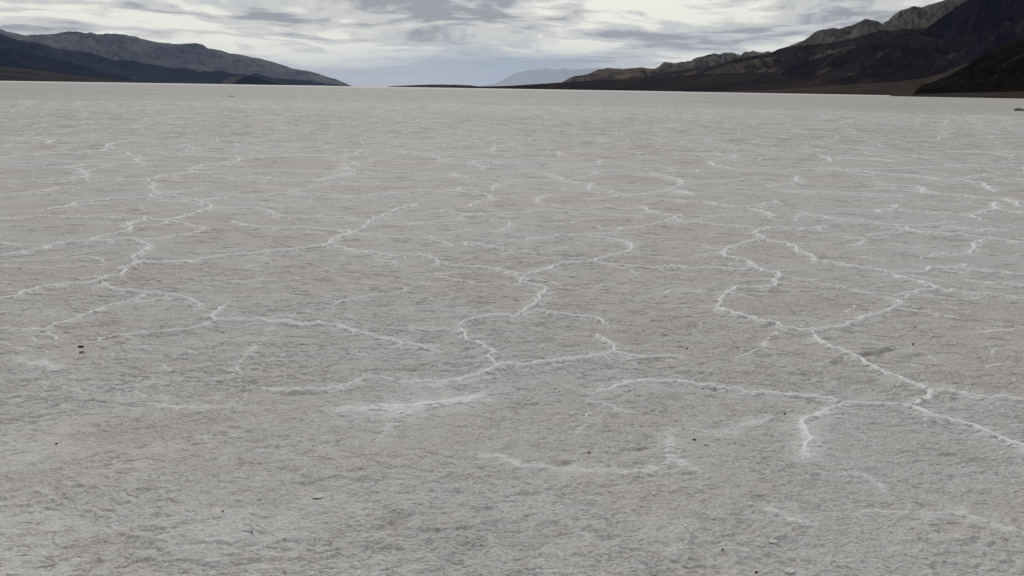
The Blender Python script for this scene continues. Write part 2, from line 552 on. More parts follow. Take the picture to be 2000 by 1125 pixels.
# hairline branches inside the traced polygons
iN0, iN1 = int(np.searchsorted(RR, 1.9)), int(np.searchsorted(RR, 26.0))
sl = (slice(iN0, iN1), slice(0, core_n))
ex, ey = xn[sl], yn[sl]
hx = ex + 0.16 * gnoise(ex / 0.4, ey / 0.4, 71) + 0.05 * gnoise(ex / 0.11, ey / 0.11, 73)
hy = ey + 0.16 * gnoise(ex / 0.4, ey / 0.4, 72) + 0.05 * gnoise(ex / 0.11, ey / 0.11, 74)
for size, s, sd in ((0.85, 0.30, 21), (1.7, 0.30, 27)):
    e = cells(hx, hy, size, sd)
    wid = np.maximum(0.008, 0.40 * DR[iN0:iN1, None])
    vary = sstep(-0.02, 0.34, gnoise(ex / 0.9, ey / 0.9, 80 + sd))
    g = np.exp(-(e / wid) ** 2) * s * vary * sstep(2.0, 3.6, RR[iN0:iN1, None])
    RH[sl] = np.maximum(RH[sl], 0.010 * g / 0.4)
    RS[sl] = np.maximum(RS[sl], g)

Z[:n_near] += RH * (0.85 + 0.5 * gnoise(xn / 0.045, yn / 0.03, 61))
SALT[:n_near] = np.clip(RS * (1.05 + 0.5 * gnoise(xn / 0.035, yn / 0.022, 62) + 0.35 * gnoise(xn / 0.2, yn / 0.2, 63)), 0, 1)


pale = sstep(0.6, -1.6, xn + 0.25 * yn) * sstep(6.0, 3.2, rn) + 0.5 * sstep(3.4, 2.2, rn)
SALT[:n_near] = np.maximum(SALT[:n_near], 0.26 * pale * sstep(-0.5, 0.4, gnoise(xn / 0.5, yn / 0.3, 65) + 0.6 * gnoise(xn / 0.12, yn / 0.06, 66)))


# scuffed grooves with the brown mud laid bare on their far wall
def groove(a, b, depth, wid, dirt_shade):
    (ax, ay), (bx, by) = ground_at(*a), ground_at(*b)
    sel = (slice(int(np.searchsorted(RR, min(math.hypot(ax, ay), math.hypot(bx, by)) - 0.5)),
                 int(np.searchsorted(RR, max(math.hypot(ax, ay), math.hypot(bx, by)) + 0.5))), slice(0, core_n))
    px = WX[sel]; py = WY[sel]
    dx, dy = bx - ax, by - ay
    L = math.hypot(dx, dy)
    u = ((px - ax) * dx + (py - ay) * dy) / L
    v = (-(px - ax) * dy + (py - ay) * dx) / L      # positive on the far side
    along = sstep(-0.03, 0.06, u) * sstep(L + 0.03, L - 0.06, u)
    h = np.where(v < 0, -depth * np.exp(-(v / (wid * 1.5)) ** 2), -depth + 1.7 * depth * sstep(0, wid * 0.8, v))
    h = np.where(v > wid * 0.8, 0.7 * depth * np.exp(-((v - wid * 0.8) / (wid * 1.6)) ** 2), h)
    Z[sel] += (h * along).astype(np.float32)
    DIRT[sel] = np.maximum(DIRT[sel], dirt_shade * along * np.exp(-((v - wid * 0.45) / (wid * 0.8)) ** 2))


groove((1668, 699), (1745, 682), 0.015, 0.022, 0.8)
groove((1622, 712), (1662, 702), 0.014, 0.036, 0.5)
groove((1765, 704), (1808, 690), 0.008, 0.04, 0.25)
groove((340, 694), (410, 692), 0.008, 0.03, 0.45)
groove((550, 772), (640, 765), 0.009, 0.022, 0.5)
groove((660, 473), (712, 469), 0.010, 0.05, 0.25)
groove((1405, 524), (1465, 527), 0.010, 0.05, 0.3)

# shallow scuff hollows scattered over the crust
_r = np.random.RandomState(3)
for _ in range(170):
    rr = 2.2 + 11 * _r.rand() ** 1.3; tt = math.radians(-40 + 80 * _r.rand())
    cx, cy = rr * math.sin(tt), rr * math.cos(tt)
    s = 0.03 + 0.07 * _r.rand(); an = _r.rand() * 3.14; dp = 0.004 + 0.008 * _r.rand()
    i0, i1 = np.searchsorted(RR, [rr - 3 * s, rr + 3 * s]); j0, j1 = np.searchsorted(thc, [tt - 3 * s / rr, tt + 3 * s / rr])
    px = WX[i0:i1, j0:j1] - cx; py = WY[i0:i1, j0:j1] - cy
    u = px * math.cos(an) + py * math.sin(an); v = -px * math.sin(an) + py * math.cos(an)
    q = (u / (s * 1.5)) ** 2 + (v / (s * 0.7)) ** 2
    Z[i0:i1, j0:j1] += (dp * (np.exp(-q * 0.8) * -1 + 0.5 * np.exp(-(np.sqrt(q) - 1.5) ** 2 * 3))).astype(np.float32)
    DIRT[i0:i1, j0:j1] = np.maximum(DIRT[i0:i1, j0:j1], 0.10 * np.exp(-q))

fadeout = sstep(380, 150, RR)[:, None].astype(np.float32)
Z *= fadeout
Z[RR < 1.0] *= (RR[RR < 1.0][:, None]).astype(np.float32)


def ground_z(x, y):
    r = math.hypot(x, y); th = math.atan2(x, y)
    i = min(int(np.searchsorted(RR, r)), NR - 1); j = min(int(np.searchsorted(thc, th)), core_n - 1)
    a = Z[max(i - 1, 0):i + 2, max(j - 1, 0):j + 2]
    return float(a.mean())


mat, q, bs = new_material('salt_crust')
pos = q.node('ShaderNodeNewGeometry').outputs['Position']
salt = q.attr('salt'); dirt_shade = q.attr('dirt_shade'); rim = q.attr('rim')
flat = q.node('ShaderNodeVectorMath', operation='MULTIPLY'); q.l.new(pos, flat.inputs[0]); flat.inputs[1].default_value = (1, 1, 0.0)
rot = q.node('ShaderNodeMapping', vector_type='POINT'); q.l.new(flat.outputs[0], rot.inputs[0])
rot.inputs['Rotation'].default_value = (0, 0, -0.12); rot.inputs['Scale'].default_value = (0.55, 1.0, 1.0)
P2 = rot.outputs[0]
n_big = q.noise(P2, 0.35, 4, 0.55)
n_mid = q.noise(P2, 2.2, 5, 0.6, 0.4)
n_fine = q.noise(P2, 26.0, 5, 0.62, 0.4)
n_grain = q.noise(P2, 120.0, 3, 0.7)
n_far = q.noise(P2, 0.035, 8, 0.72)
wild = q.attr('wild')
n_w1 = q.noise(P2, 2.6, 7, 0.85, 0.2)
n_w2 = q.noise(P2, 0.8, 6, 0.78, 0.3)
c = q.mix(q.range(n_big, 0.35, 0.65), (0.350, 0.327, 0.303), (0.385, 0.376, 0.365))
c = q.mix(q.mul(q.range(n_mid, 0.42, 0.72), 0.6), c, (0.425, 0.420, 0.412))
c = q.mix(q.mul(q.range(n_fine, 0.50, 0.68), 0.42), c, (0.235, 0.216, 0.196))
c = q.mix(q.mul(q.range(n_fine, 0.50, 0.36), 0.45), c, (0.46, 0.457, 0.450))
c = q.mix(q.mul(q.range(n_grain, 0.52, 0.68), 0.65), c, (0.58, 0.577, 0.57))
c = q.mix(q.mul(q.range(n_grain, 0.48, 0.32), 0.70), c, (0.15, 0.14, 0.13))
c = q.mix(q.mul(wild, q.mul(q.range(n_w1, 0.50, 0.56), 0.85)), c, (0.185, 0.177, 0.165))  # far salt and mud mottle, with the relief's shading painted into it
c = q.mix(q.mul(wild, q.mul(q.range(n_w1, 0.45, 0.38), 0.60)), c, (0.50, 0.497, 0.487))
c = q.mix(q.mul(wild, q.mul(q.range(n_w2, 0.50, 0.60), 0.38)), c, (0.195, 0.187, 0.175))
c = q.mix(q.mul(wild, q.mul(q.range(n_far, 0.42, 0.62), 0.25)), c, (0.22, 0.212, 0.20))
c = q.mix(q.mul(salt, 0.9), c, (0.70, 0.70, 0.69))
c = q.mix(q.mul(dirt_shade, 0.5), c, (0.17, 0.14, 0.115))  # bare mud in the grooves, painted shade at the feet of the lips
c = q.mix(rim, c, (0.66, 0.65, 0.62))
q.l.new(c, bs.inputs['Base Color'])
bmp = q.node('ShaderNodeBump'); bmp.inputs['Strength'].default_value = 0.8; bmp.inputs['Distance'].default_value = 0.007
q.l.new(q.noise(P2, 70.0, 4, 0.65), bmp.inputs['Height'])
q.l.new(bmp.outputs[0], bs.inputs['Normal'])
bs.inputs['Roughness'].default_value = 0.85

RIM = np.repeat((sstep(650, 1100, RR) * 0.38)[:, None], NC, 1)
me = grid_mesh('salt_flat', X, Y, Z, {'salt': SALT, 'dirt_shade': DIRT, 'rim': RIM, 'wild': np.repeat(sstep(7, 45, RR)[:, None], NC, 1)}, wrap=True)
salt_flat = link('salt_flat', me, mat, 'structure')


# ------------------------------------------------------------------ broken salt along the ridges, and upturned lips of crust
def ground_zv(x, y):
    r = np.hypot(x, y); th = np.arctan2(x, y)
    i = np.clip(np.interp(r, RR, np.arange(NR)), 0, NR - 1.001); j = np.clip(np.interp(th, thc, np.arange(core_n)), 0, core_n - 1.001)
    i0 = i.astype(int); j0 = j.astype(int); a = i - i0; b = j - j0
    return (Z[i0, j0] * (1 - a) + Z[i0 + 1, j0] * a) * (1 - b) + (Z[i0, j0 + 1] * (1 - a) + Z[i0 + 1, j0 + 1] * a) * b


class Strips:
    OFF = np.array([-1.0, -0.42, 0.0, 0.42, 1.0])
    HT = np.array([0.0, 0.72, 1.0, 0.72, 0.0])

    def __init__(self):
        self.v = []; self.s = []; self.q = []; self.n = 0

    def add(self, px, py, hgt, wid, salt, foot=0.004):
        n = len(px)
        if n < 2:
            return
        tx = np.gradient(px); ty = np.gradient(py); L = np.hypot(tx, ty) + 1e-9
        nx, ny = -ty / L, tx / L
        O = self.OFF[None, :] * np.asarray(wid).reshape(-1, 1)
        x = px[:, None] + nx[:, None] * O; y = py[:, None] + ny[:, None] * O
        jit = 1 + 0.4 * gnoise(x / 0.02, y / 0.02, 91)
        z = ground_zv(x, y) - foot + (self.HT[None, :] * jit) * (np.asarray(hgt).reshape(-1, 1) + foot)
        self.v.append(np.stack([x, y, z], -1).reshape(-1, 3))
        sal = np.asarray(salt).reshape(-1, 1) * np.array([0.45, 0.9, 1.0, 0.9, 0.45])[None, :]
        self.s.append((sal + 0 * x).ravel())
        i = np.arange(n - 1)[:, None]; j = np.arange(4)[None, :]
        b = self.n
        self.q.append(np.stack([b + i * 5 + j, b + i * 5 + j + 1, b + (i + 1) * 5 + j + 1, b + (i + 1) * 5 + j], -1).reshape(-1, 4))
        self.n += n * 5

    def build(self, name, kind):
        co = np.concatenate(self.v).astype(np.float32); qd = np.concatenate(self.q).astype(np.int32)
        me = bpy.data.meshes.new(name)
        me.vertices.add(len(co)); me.vertices.foreach_set('co', co.ravel())
        me.loops.add(qd.size); me.loops.foreach_set('vertex_index', qd.ravel())
        me.polygons.add(len(qd)); me.polygons.foreach_set('loop_start', np.arange(len(qd), dtype=np.int32) * 4)
        a = me.attributes.new('salt', 'FLOAT', 'POINT'); a.data.foreach_set('value', np.clip(np.concatenate(self.s), 0, 1).astype(np.float32))
        r = np.hypot(co[:, 0], co[:, 1])
        dd = np.tile(np.array([0.55, 0.2, 0.0, 0.2, 0.55]), len(co) // 5) * (0.6 if kind == 'stuff' else 0.0)  # brown feet of the crust lips: their shaded sides painted into the colour
        a = me.attributes.new('dirt_shade', 'FLOAT', 'POINT'); a.data.foreach_set('value', dd.astype(np.float32))
        a = me.attributes.new('wild', 'FLOAT', 'POINT'); a.data.foreach_set('value', sstep(7, 45, r).astype(np.float32))
        me.update(calc_edges=True); me.validate()
        return link(name, me, mat, kind)


def wiggle(px, py):
    r = np.hypot(px, py)
    am = np.clip(r * 0.0026, 0.008, 0.06)
    f = np.maximum(1.0, float(r.mean()) / 7.0)
    l1, l2 = 0.14 * f, 0.05 * f
    ox = 1.9 * gnoise(px / l1, py / l1, 21) + 1.7 * gnoise(px / l2, py / l2, 23)
    oy = 1.9 * gnoise(px / l1, py / l1, 22) + 1.7 * gnoise(px / l2, py / l2, 24)
    return px - am * ox, py - am * oy


ST_R = Strips()
for P, st, wd in LINES:
    P = np.array(P); seg = np.hypot(*np.diff(P, axis=0).T); cum = np.concatenate([[0], np.cumsum(seg)])
    step = max(0.010, 0.0016 * float(np.hypot(P[:, 0], P[:, 1]).mean()))
    n = max(int(cum[-1] / step), 4)
    t = np.linspace(0, cum[-1], n)
    px = np.interp(t, cum, P[:, 0]); py = np.interp(t, cum, P[:, 1])
    px, py = wiggle(px, py)
    r = np.hypot(px, py)
    gap = sstep(-0.42 - 0.25 * st, 0.05 - 0.25 * st, gnoise(t / 0.35, t * 0, 95) + 0.6 * gnoise(t / 0.09, t * 0, 96))
    gap = np.maximum(gap, np.clip((0.70 if st >= 0.75 else 0.25) + 0.045 * np.maximum(r - 4, 0), 0, 0.9))
    far_ = sstep(5, 14, r)
    ends = np.minimum(1, np.minimum(t, cum[-1] - t) / max(0.18 * cum[-1], 0.02))
    k = gap * (0.35 + 0.65 * ends) * (0.9 + 0.4 * gnoise(t / 0.06, t * 0, 97))
    big = 1.0 if wd < 1.8 else 0.25
    ST_R.add(px, py, (0.0055 + 0.0095 * st) * k * big * (0.70 + 0.30 * sstep(3.6, 6.0, r)) * (1 + 0.05 * r + 0.8 * far_), ((0.007 + 0.009 * st) * min(wd, 1.6) + 0.0010 * np.maximum(r - 4, 0)) * (0.7 + 0.5 * k), np.clip(0.60 + 0.5 * st + 0.3 * far_, 0, 1) * np.clip(0.5 + k + 0.4 * far_, 0, 1) / max(wd, 1) ** 0.6)
# farther out nobody could trace them one by one: a honeycomb of borders with its corners thrown about
rh = np.random.RandomState(41)
E = 1.15
corner = {}


def corner_at(i, j, which):
    key = (i, j, which)
    if key not in corner:
        bx = E * math.sqrt(3) * (i + 0.5 * j); by = E * 1.5 * j + (0 if which == 0 else E)
        corner[key] = (bx + rh.normal(0, 0.27) * E, by + rh.normal(0, 0.27) * E)
    return corner[key]


for j in range(5, 52):
    for i in range(-60, 60):
        a = corner_at(i, j, 0)
        ra = math.hypot(*a)
        if ra < 15 or ra > 75 or abs(math.atan2(a[0], a[1])) > 0.72 or a[1] < 5:
            continue
        for b in (corner_at(i, j, 1), corner_at(i, j - 1, 1), corner_at(i + 1, j - 1, 1)):
            keep = rh.rand(); st = rh.uniform(0.25, 0.9)
            if keep > 0.36 + 0.5 * float(sstep(16, 24, ra)):
                continue
            L = math.dist(a, b); n = max(int(L / max(0.02, 0.0022 * ra)), 6)
            t = np.linspace(0, 1, n)
            px, py = wiggle(a[0] + (b[0] - a[0]) * t, a[1] + (b[1] - a[1]) * t)
            k = 0.65 + 0.9 * gnoise(t * L / 0.4 + 50 * rh.rand(), t * 0, 94)
            ST_R.add(px, py, (0.010 + 0.014 * st) * np.clip(k, 0, 1.2), (0.014 + 0.0006 * ra) * (0.5 + 0.5 * np.clip(k, 0, 1)), np.clip(0.35 + 0.6 * st, 0, 1) + 0 * t)
ST_R.build('salt_ridges', 'structure')

KEEP = [ground_at(*p) for p in ((158, 681), (160, 693), (1356, 858), (111, 871), (1783, 674), (1342, 682), (1532, 809), (1150, 885), (1477, 1118), (1411, 1076), (435, 1000), (1379, 868), (1277, 964), (1339, 1029), (620, 969))]
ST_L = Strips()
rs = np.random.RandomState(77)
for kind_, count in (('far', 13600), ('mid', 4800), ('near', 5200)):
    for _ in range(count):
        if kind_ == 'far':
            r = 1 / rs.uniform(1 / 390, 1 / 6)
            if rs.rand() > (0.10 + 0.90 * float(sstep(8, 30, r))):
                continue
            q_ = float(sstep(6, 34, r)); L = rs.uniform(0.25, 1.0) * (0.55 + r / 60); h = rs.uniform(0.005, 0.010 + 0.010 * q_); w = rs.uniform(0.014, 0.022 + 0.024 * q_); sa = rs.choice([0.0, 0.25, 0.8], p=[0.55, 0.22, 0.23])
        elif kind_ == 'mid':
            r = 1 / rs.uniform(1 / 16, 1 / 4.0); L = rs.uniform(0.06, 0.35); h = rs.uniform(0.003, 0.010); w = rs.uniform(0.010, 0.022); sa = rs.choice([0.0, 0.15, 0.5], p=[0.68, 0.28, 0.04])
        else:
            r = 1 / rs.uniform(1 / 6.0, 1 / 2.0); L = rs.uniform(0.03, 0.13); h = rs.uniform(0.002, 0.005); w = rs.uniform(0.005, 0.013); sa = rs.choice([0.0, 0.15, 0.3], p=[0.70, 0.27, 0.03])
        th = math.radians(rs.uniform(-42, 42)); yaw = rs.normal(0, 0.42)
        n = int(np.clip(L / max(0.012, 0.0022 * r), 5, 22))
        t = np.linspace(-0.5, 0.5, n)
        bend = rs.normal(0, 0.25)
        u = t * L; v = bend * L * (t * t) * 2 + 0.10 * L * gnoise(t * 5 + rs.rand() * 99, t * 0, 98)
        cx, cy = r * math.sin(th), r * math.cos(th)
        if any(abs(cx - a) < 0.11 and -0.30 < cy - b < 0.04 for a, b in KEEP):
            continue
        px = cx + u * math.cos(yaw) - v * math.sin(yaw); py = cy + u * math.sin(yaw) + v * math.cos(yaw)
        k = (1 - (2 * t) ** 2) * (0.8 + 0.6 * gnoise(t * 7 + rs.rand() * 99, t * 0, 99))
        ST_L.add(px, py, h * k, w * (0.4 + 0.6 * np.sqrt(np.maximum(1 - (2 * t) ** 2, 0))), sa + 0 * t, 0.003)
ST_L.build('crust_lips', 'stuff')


# ------------------------------------------------------------------ mountains
def rock_material(name, base, alt, dark, scale, amount=0.5, strata=0.0, patch=None, patch_amt=0.0, patch_scale=0.5):
    mt, q, bs = new_material(name)
    pos = q.node('ShaderNodeNewGeometry').outputs['Position']
    v = q.node('ShaderNodeVectorMath', operation='SCALE'); q.l.new(pos, v.inputs[0]); v.inputs[3].default_value = 1.0 / scale
    n1 = q.noise(v.outputs[0], 1.0, 8, 0.62, 0.8)
    n2 = q.noise(v.outputs[0], 4.5, 7, 0.65, 0.5)
    n3 = q.noise(v.outputs[0], 19.0, 5, 0.7, 0.0)
    c = q.mix(q.range(n1, 0.40, 0.62), base, alt)
    c = q.mix(q.mul(q.range(n2, 0.47, 0.63), amount), c, dark)
    c = q.mix(q.mul(q.range(n3, 0.50, 0.70), 0.45), c, alt)
    if strata:
        s = q.node('ShaderNodeVectorMath', operation='MULTIPLY'); q.l.new(v.outputs[0], s.inputs[0]); s.inputs[1].default_value = (0.7, 0.7, 7.0)
        n4 = q.noise(s.outputs[0], 2.0, 5, 0.6, 0.6)
        c = q.mix(q.mul(q.range(n4, 0.5, 0.62), strata), c, alt)
    if patch:
        n5 = q.noise(v.outputs[0], patch_scale, 5, 0.6, 1.2)
        c = q.mix(q.mul(q.range(n5, 0.56, 0.66), patch_amt), c, patch)
    q.l.new(c, bs.inputs['Base Color'])
    b = q.node('ShaderNodeBump'); b.inputs['Strength'].default_value = 0.9; b.inputs['Distance'].default_value = scale * 0.06
    q.l.new(q.noise(v.outputs[0], 9.0, 9, 0.7, 0.4), b.inputs['Height'])
    q.l.new(b.outputs[0], bs.inputs['Normal'])
    bs.inputs['Roughness'].default_value = 1.0
    bs.inputs['Specular IOR Level'].default_value = 0.0
    return mt


CROP = {1: 0, 2: 650, 3: 1300}


def profile(crop, text):
    P = []
    for s in text.split():
        a, b = s.split(',')
        P.append(azel(CROP[crop] + float(a) * 0.35, float(b) * 0.35))
    return P


def massif(name, prof, dist, front, back, mat, seed=0, gully=0.22, jag=0.02, power=1.25, gsize=900.0, d1=None, cols=700, rows=90, crag=0.0, hmin=0.0):
    """one range of mountains: a crest line at its own distance, gullied slopes down to the plain on both sides"""
    prof = sorted(prof)
    A = np.array([p[0] for p in prof]); E = np.array([p[1] for p in prof])
    az = np.linspace(A[0], A[-1], cols)
    el = np.interp(az, A, E)
    f = (az - A[0]) / (A[-1] - A[0])
    D = dist + (0 if d1 is None else (d1 - dist)) * f
    hc = np.maximum(D * np.tan(el) + CAM_Z, hmin)
    hc = hc * (1 + 0.0) + jag * D * 0.035 * (fbm(az * D / (gsize * 0.25), az * 0 + seed, 5, seed + 70, 0.6)) * sstep(0, 0.03 * D * 0.1, hc)
    t = np.concatenate([np.linspace(0, 1, rows), np.linspace(1, 2, rows // 3)[1:]])
    T, AZ = np.meshgrid(t, az, indexing='ij')
    HC = hc[None, :] + 0 * T; DD = D[None, :] + 0 * T
    width = front * (0.35 + 0.65 * np.clip(HC / max(hc.max(), 1), 0, 1))
    dr = np.where(T < 1, (T - 1) * width, (T - 1) * back)
    # wander of the crest in plan, so the range is not a wall at one radius
    wob = 0.25 * width * gnoise(AZ * DD / (gsize * 3), AZ * 0 + 3.3, seed + 5) * np.minimum(T, 1) * 0
    RAD = DD + dr + wob
    x = RAD * np.sin(AZ); y = RAD * np.cos(AZ)
    s = np.where(T < 1, T, 2 - T)
    base = HC * np.power(np.clip(s, 0, 1), power)
    gx = x / gsize + 0.35 * gnoise(x / gsize * 0.8, y / gsize * 0.8, seed + 11)
    gy = y / gsize + 0.35 * gnoise(x / gsize * 0.8, y / gsize * 0.8, seed + 12)
    # spurs running down the slope (stretched along the line of sight) and isotropic crags
    spur = ridged(AZ * DD / (gsize * 0.55) + 0.8 * gnoise(gx * 1.3, gy * 1.3, seed + 13), s * 1.4, 4, seed + 20, 0.55)
    iso = ridged(gx, gy, 6, seed + 30, 0.55)
    env = np.power(np.clip(s, 0, 1), 0.8) * sstep(1.0, 0.72, s)
    h = base + HC * gully * env * (0.9 * (spur - 0.55) + 0.9 * (iso - 0.5))
    if crag:
        h = h + crag * HC * np.clip(s * 4, 0, 1) * (ridged(x / (gsize * 0.22), y / (gsize * 0.22), 5, seed + 44, 0.6) - 0.55) * sstep(1.0, 0.93, s)
    h = np.where(s <= 1e-6, -2.0, h)
    lim = (HC - CAM_Z) / DD * RAD + CAM_Z      # nothing on the front slope stands above the crest line
    h = np.minimum(h, np.maximum(lim * (1 - 0.015 * (1 - s)), -2))
    h = np.maximum(h, -2.0)
    me = grid_mesh(name, x, y, h, {}, smooth=True)
    return link(name, me, mat, 'structure')


M_farl = rock_material('rock_far_left', (0.076, 0.081, 0.100), (0.140, 0.137, 0.140), (0.034, 0.040, 0.058), 1900, 0.75)  # here and in the next two, haze blue is tinted into the rock
M_blue = rock_material('rock_dark_left', (0.019, 0.024, 0.040), (0.033, 0.038, 0.054), (0.011, 0.014, 0.027), 1300, 0.5)
M_blue2 = rock_material('rock_dark_left_spur', (0.012, 0.016, 0.029), (0.021, 0.026, 0.040), (0.007, 0.010, 0.020), 1000, 0.5)
M_fanl = rock_material('fan_gravel_left', (0.030, 0.028, 0.030), (0.056, 0.051, 0.050), (0.02, 0.019, 0.021), 900, 0.5, 0.5)
M_tan = rock_material('rock_tan', (0.070, 0.060, 0.049), (0.165, 0.142, 0.108), (0.024, 0.021, 0.021), 800, 0.95, 0.3)  # sunlit patches of the peaks are painted in as the pale tone
M_bad = rock_material('rock_badlands', (0.038, 0.031, 0.030), (0.15, 0.12, 0.085), (0.022, 0.019, 0.020), 700, 0.75, 0.5)
M_dark = rock_material('rock_dark', (0.018, 0.013, 0.0125), (0.042, 0.031, 0.027), (0.007, 0.005, 0.007), 600, 0.7, 0.25, (0.14, 0.108, 0.082), 0.9, 0.8)
M_foot = rock_material('rock_foothill', (0.014, 0.010, 0.012), (0.034, 0.024, 0.023), (0.006, 0.005, 0.007), 420, 0.7, 0.2, (0.10, 0.078, 0.062), 0.7, 0.9)
M_bad2 = rock_material('rock_badlands_pale', (0.070, 0.056, 0.044), (0.135, 0.108, 0.080), (0.020, 0.016, 0.016), 330, 0.9, 0.4)
M_scar = rock_material('rock_scar', (0.050, 0.047, 0.047), (0.085, 0.079, 0.076), (0.028, 0.027, 0.03), 260, 0.7)
M_front = rock_material('rock_front', (0.010, 0.0075, 0.012), (0.021, 0.016, 0.020), (0.004, 0.003, 0.006), 600, 0.7, 0.15, (0.065, 0.040, 0.038), 0.6, 0.8)
M_fan = rock_material('fan_gravel', (0.016, 0.011, 0.0105), (0.028, 0.020, 0.018), (0.009, 0.0065, 0.007), 420, 0.5, 0.6)
M_fan2 = rock_material('fan_gravel_pale', (0.037, 0.030, 0.026), (0.053, 0.043, 0.037), (0.027, 0.022, 0.020), 260, 0.45, 0.6)
M_low = rock_material('rock_low_ridge', (0.028, 0.027, 0.030), (0.042, 0.039, 0.040), (0.02, 0.018, 0.02), 500, 0.4)
M_near = rock_material('rock_near_hill', (0.005, 0.005, 0.004), (0.013, 0.012, 0.008), (0.002, 0.002, 0.0015), 80, 0.8, 0.2, (0.06, 0.048, 0.036), 0.35, 2.2)
M_haze = rock_material('rock_horizon', (0.455, 0.47, 0.48), (0.48, 0.49, 0.50), (0.435, 0.45, 0.46), 5000, 0.4)  # fading into the haze is painted in as pale rock

massif('mountain_range', profile(1, '-400,60 -200,110 -100,135 0,155 40,175 80,185 150,195 230,192 310,190 340,180 430,178 480,185 500,180 540,188 600,185 650,190 700,190 740,197 800,215 880,235 950,242 1020,245 1080,241 1130,247 1160,268 1220,278 1300,300 1370,310 1450,325 1540,352 1620,378 1700,395 1760,403 1790,415 1850,435 1920,463 1960,478 2005,486 2060,489'),
       24000, 8500, 6000, M_farl, 1, 0.50, 0.05, 1.15, 2400)
massif('mountain_range', profile(1, '-400,60 -200,120 -80,165 0,188 50,210 100,225 150,228 210,235 260,252 310,268 380,278 430,287 490,293 540,308 600,320 640,330 740,342 800,352 880,367 940,378 1000,383 1050,380 1090,392 1110,402 1140,395 1200,397 1230,393 1270,405 1310,413 1380,418 1430,410 1470,418 1520,435 1580,442 1630,440 1700,452 1780,462 1850,470 1950,478 2050,486 2090,488'),
       14000, 3600, 2500, M_blue, 2, 0.5, 0.05, 1.2, 1300)
massif('mountain_spur', profile(1, '-400,210 -200,240 0,268 60,268 130,285 200,303 300,322 400,345 480,372 560,395 640,415 750,445 800,462'),
       9800, 2400, 1200, M_blue2, 3, 0.4, 0.04, 1.2, 900)
massif('foothill', profile(1, '1285,472 1310,460 1340,440 1390,422 1440,430 1490,450 1540,462 1580,474'),
       9000, 900, 900, M_blue2, 4, 0.25, 0.03, 1.1, 400, cols=200, rows=50)
massif('foothill', profile(1, '1230,470 1255,445 1270,435 1310,430 1350,428 1380,440 1400,470'),
       9900, 600, 500, M_scar, 5, 0.3, 0.03, 1.1, 250, cols=160, rows=50)
massif('alluvial_fan', profile(1, '-500,330 -200,355 0,371 200,391 400,416 600,440 800,457 900,464 1100,471 1400,478 1700,484 2000,490'),
       7600, 4600, 900, M_fanl, 6, 0.05, 0.0, 1.0, 700, cols=500, rows=60)
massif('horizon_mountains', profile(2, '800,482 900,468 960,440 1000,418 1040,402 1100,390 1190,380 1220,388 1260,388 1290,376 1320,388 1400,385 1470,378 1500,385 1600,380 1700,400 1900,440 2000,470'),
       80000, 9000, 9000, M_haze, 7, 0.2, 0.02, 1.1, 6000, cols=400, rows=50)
massif('low_ridge', profile(2, '265,487 300,483 330,480 430,476 520,472 600,471 700,473 770,476 810,482 850,487 880,491'),
       9500, 2000, 1200, M_low, 8, 0.15, 0.01, 1.0, 500, cols=300, rows=50)
massif('badland_hills', profile(2, '1180,476 1240,466 1280,458 1330,430 1380,420 1420,415 1480,388 1540,378 1600,384 1680,380 1720,378 1800,385 1850,380 1950,383 2000,378 2080,385 2200,395 2400,410'),
       10500, 2200, 1500, M_bad, 9, 0.55, 0.03, 1.0, 420, cols=700, rows=90, crag=0.12)
massif('far_ridge', profile(2, '1740,420 1810,375 1850,350 1900,350 1940,345 2000,335 2060,320')
       + profile(3, '180,320 270,300 300,302 330,295 380,295 420,308 440,290 490,282 540,292 575,282 600,295 650,320 720,360'),
       15000, 3000, 2000, M_tan, 10, 0.6, 0.05, 1.1, 800, crag=0.1)
massif('peak_range', profile(3, '560,330 640,280 700,252 760,230 800,205 840,175 880,163 930,155 970,160 1040,140 1080,122 1115,105 1150,112 1190,120 1210,132 1240,115 1270,90 1310,60 1350,45 1390,33 1430,38 1480,25 1530,10 1580,0 1620,-5 1670,-8 1750,-20 1900,-10 2100,0 2300,60'),
       11500, 4200, 3000, M_tan, 11, 0.85, 0.05, 1.1, 1000, cols=900, rows=130, crag=0.12)
massif('dark_range', profile(3, '-150,436 -50,415 40,398 100,390 200,375 280,362 340,345 420,320 500,310 580,297 640,270 700,255 760,250 850,245 920,240 1000,222 1080,205 1150,185 1200,170 1300,160 1400,158 1500,150 1650,130 1900,120 2300,100'),
       8600, 3400, 1800, M_dark, 12, 0.75, 0.03, 1.05, 700, cols=1000, rows=140, crag=0.10, d1=7600)
massif('badland_hills', profile(3, '220,402 290,385 340,364 420,348 500,334 560,322 620,318 650,325 668,348 690,372'),
       7000, 700, 500, M_bad2, 21, 0.9, 0.05, 1.0, 260, cols=400, rows=80, crag=0.2)
massif('badland_hills', profile(3, '680,340 700,316 730,305 770,304 820,316 850,300 890,284 940,276 1000,268 1060,261 1090,272 1130,290'),
       6900, 700, 500, M_bad2, 22, 0.9, 0.05, 1.0, 260, cols=400, rows=80, crag=0.2)
massif('badland_hills', profile(3, '860,252 920,231 960,222 1000,211 1040,202 1080,191 1130,181 1170,180 1220,190'),
       9500, 900, 500, M_bad2, 23, 0.6, 0.04, 1.0, 300, cols=400, rows=60, crag=0.15)
massif('front_range', profile(3, '1330,260 1400,190 1450,158 1500,125 1540,95 1580,70 1620,40 1670,10 1720,-15 1800,-45 2000,-110 2300,-190 2600,-260'),
       6200, 2300, 2500, M_front, 13, 0.85, 0.05, 1.0, 620, cols=900, rows=140, crag=0.12, d1=5200)
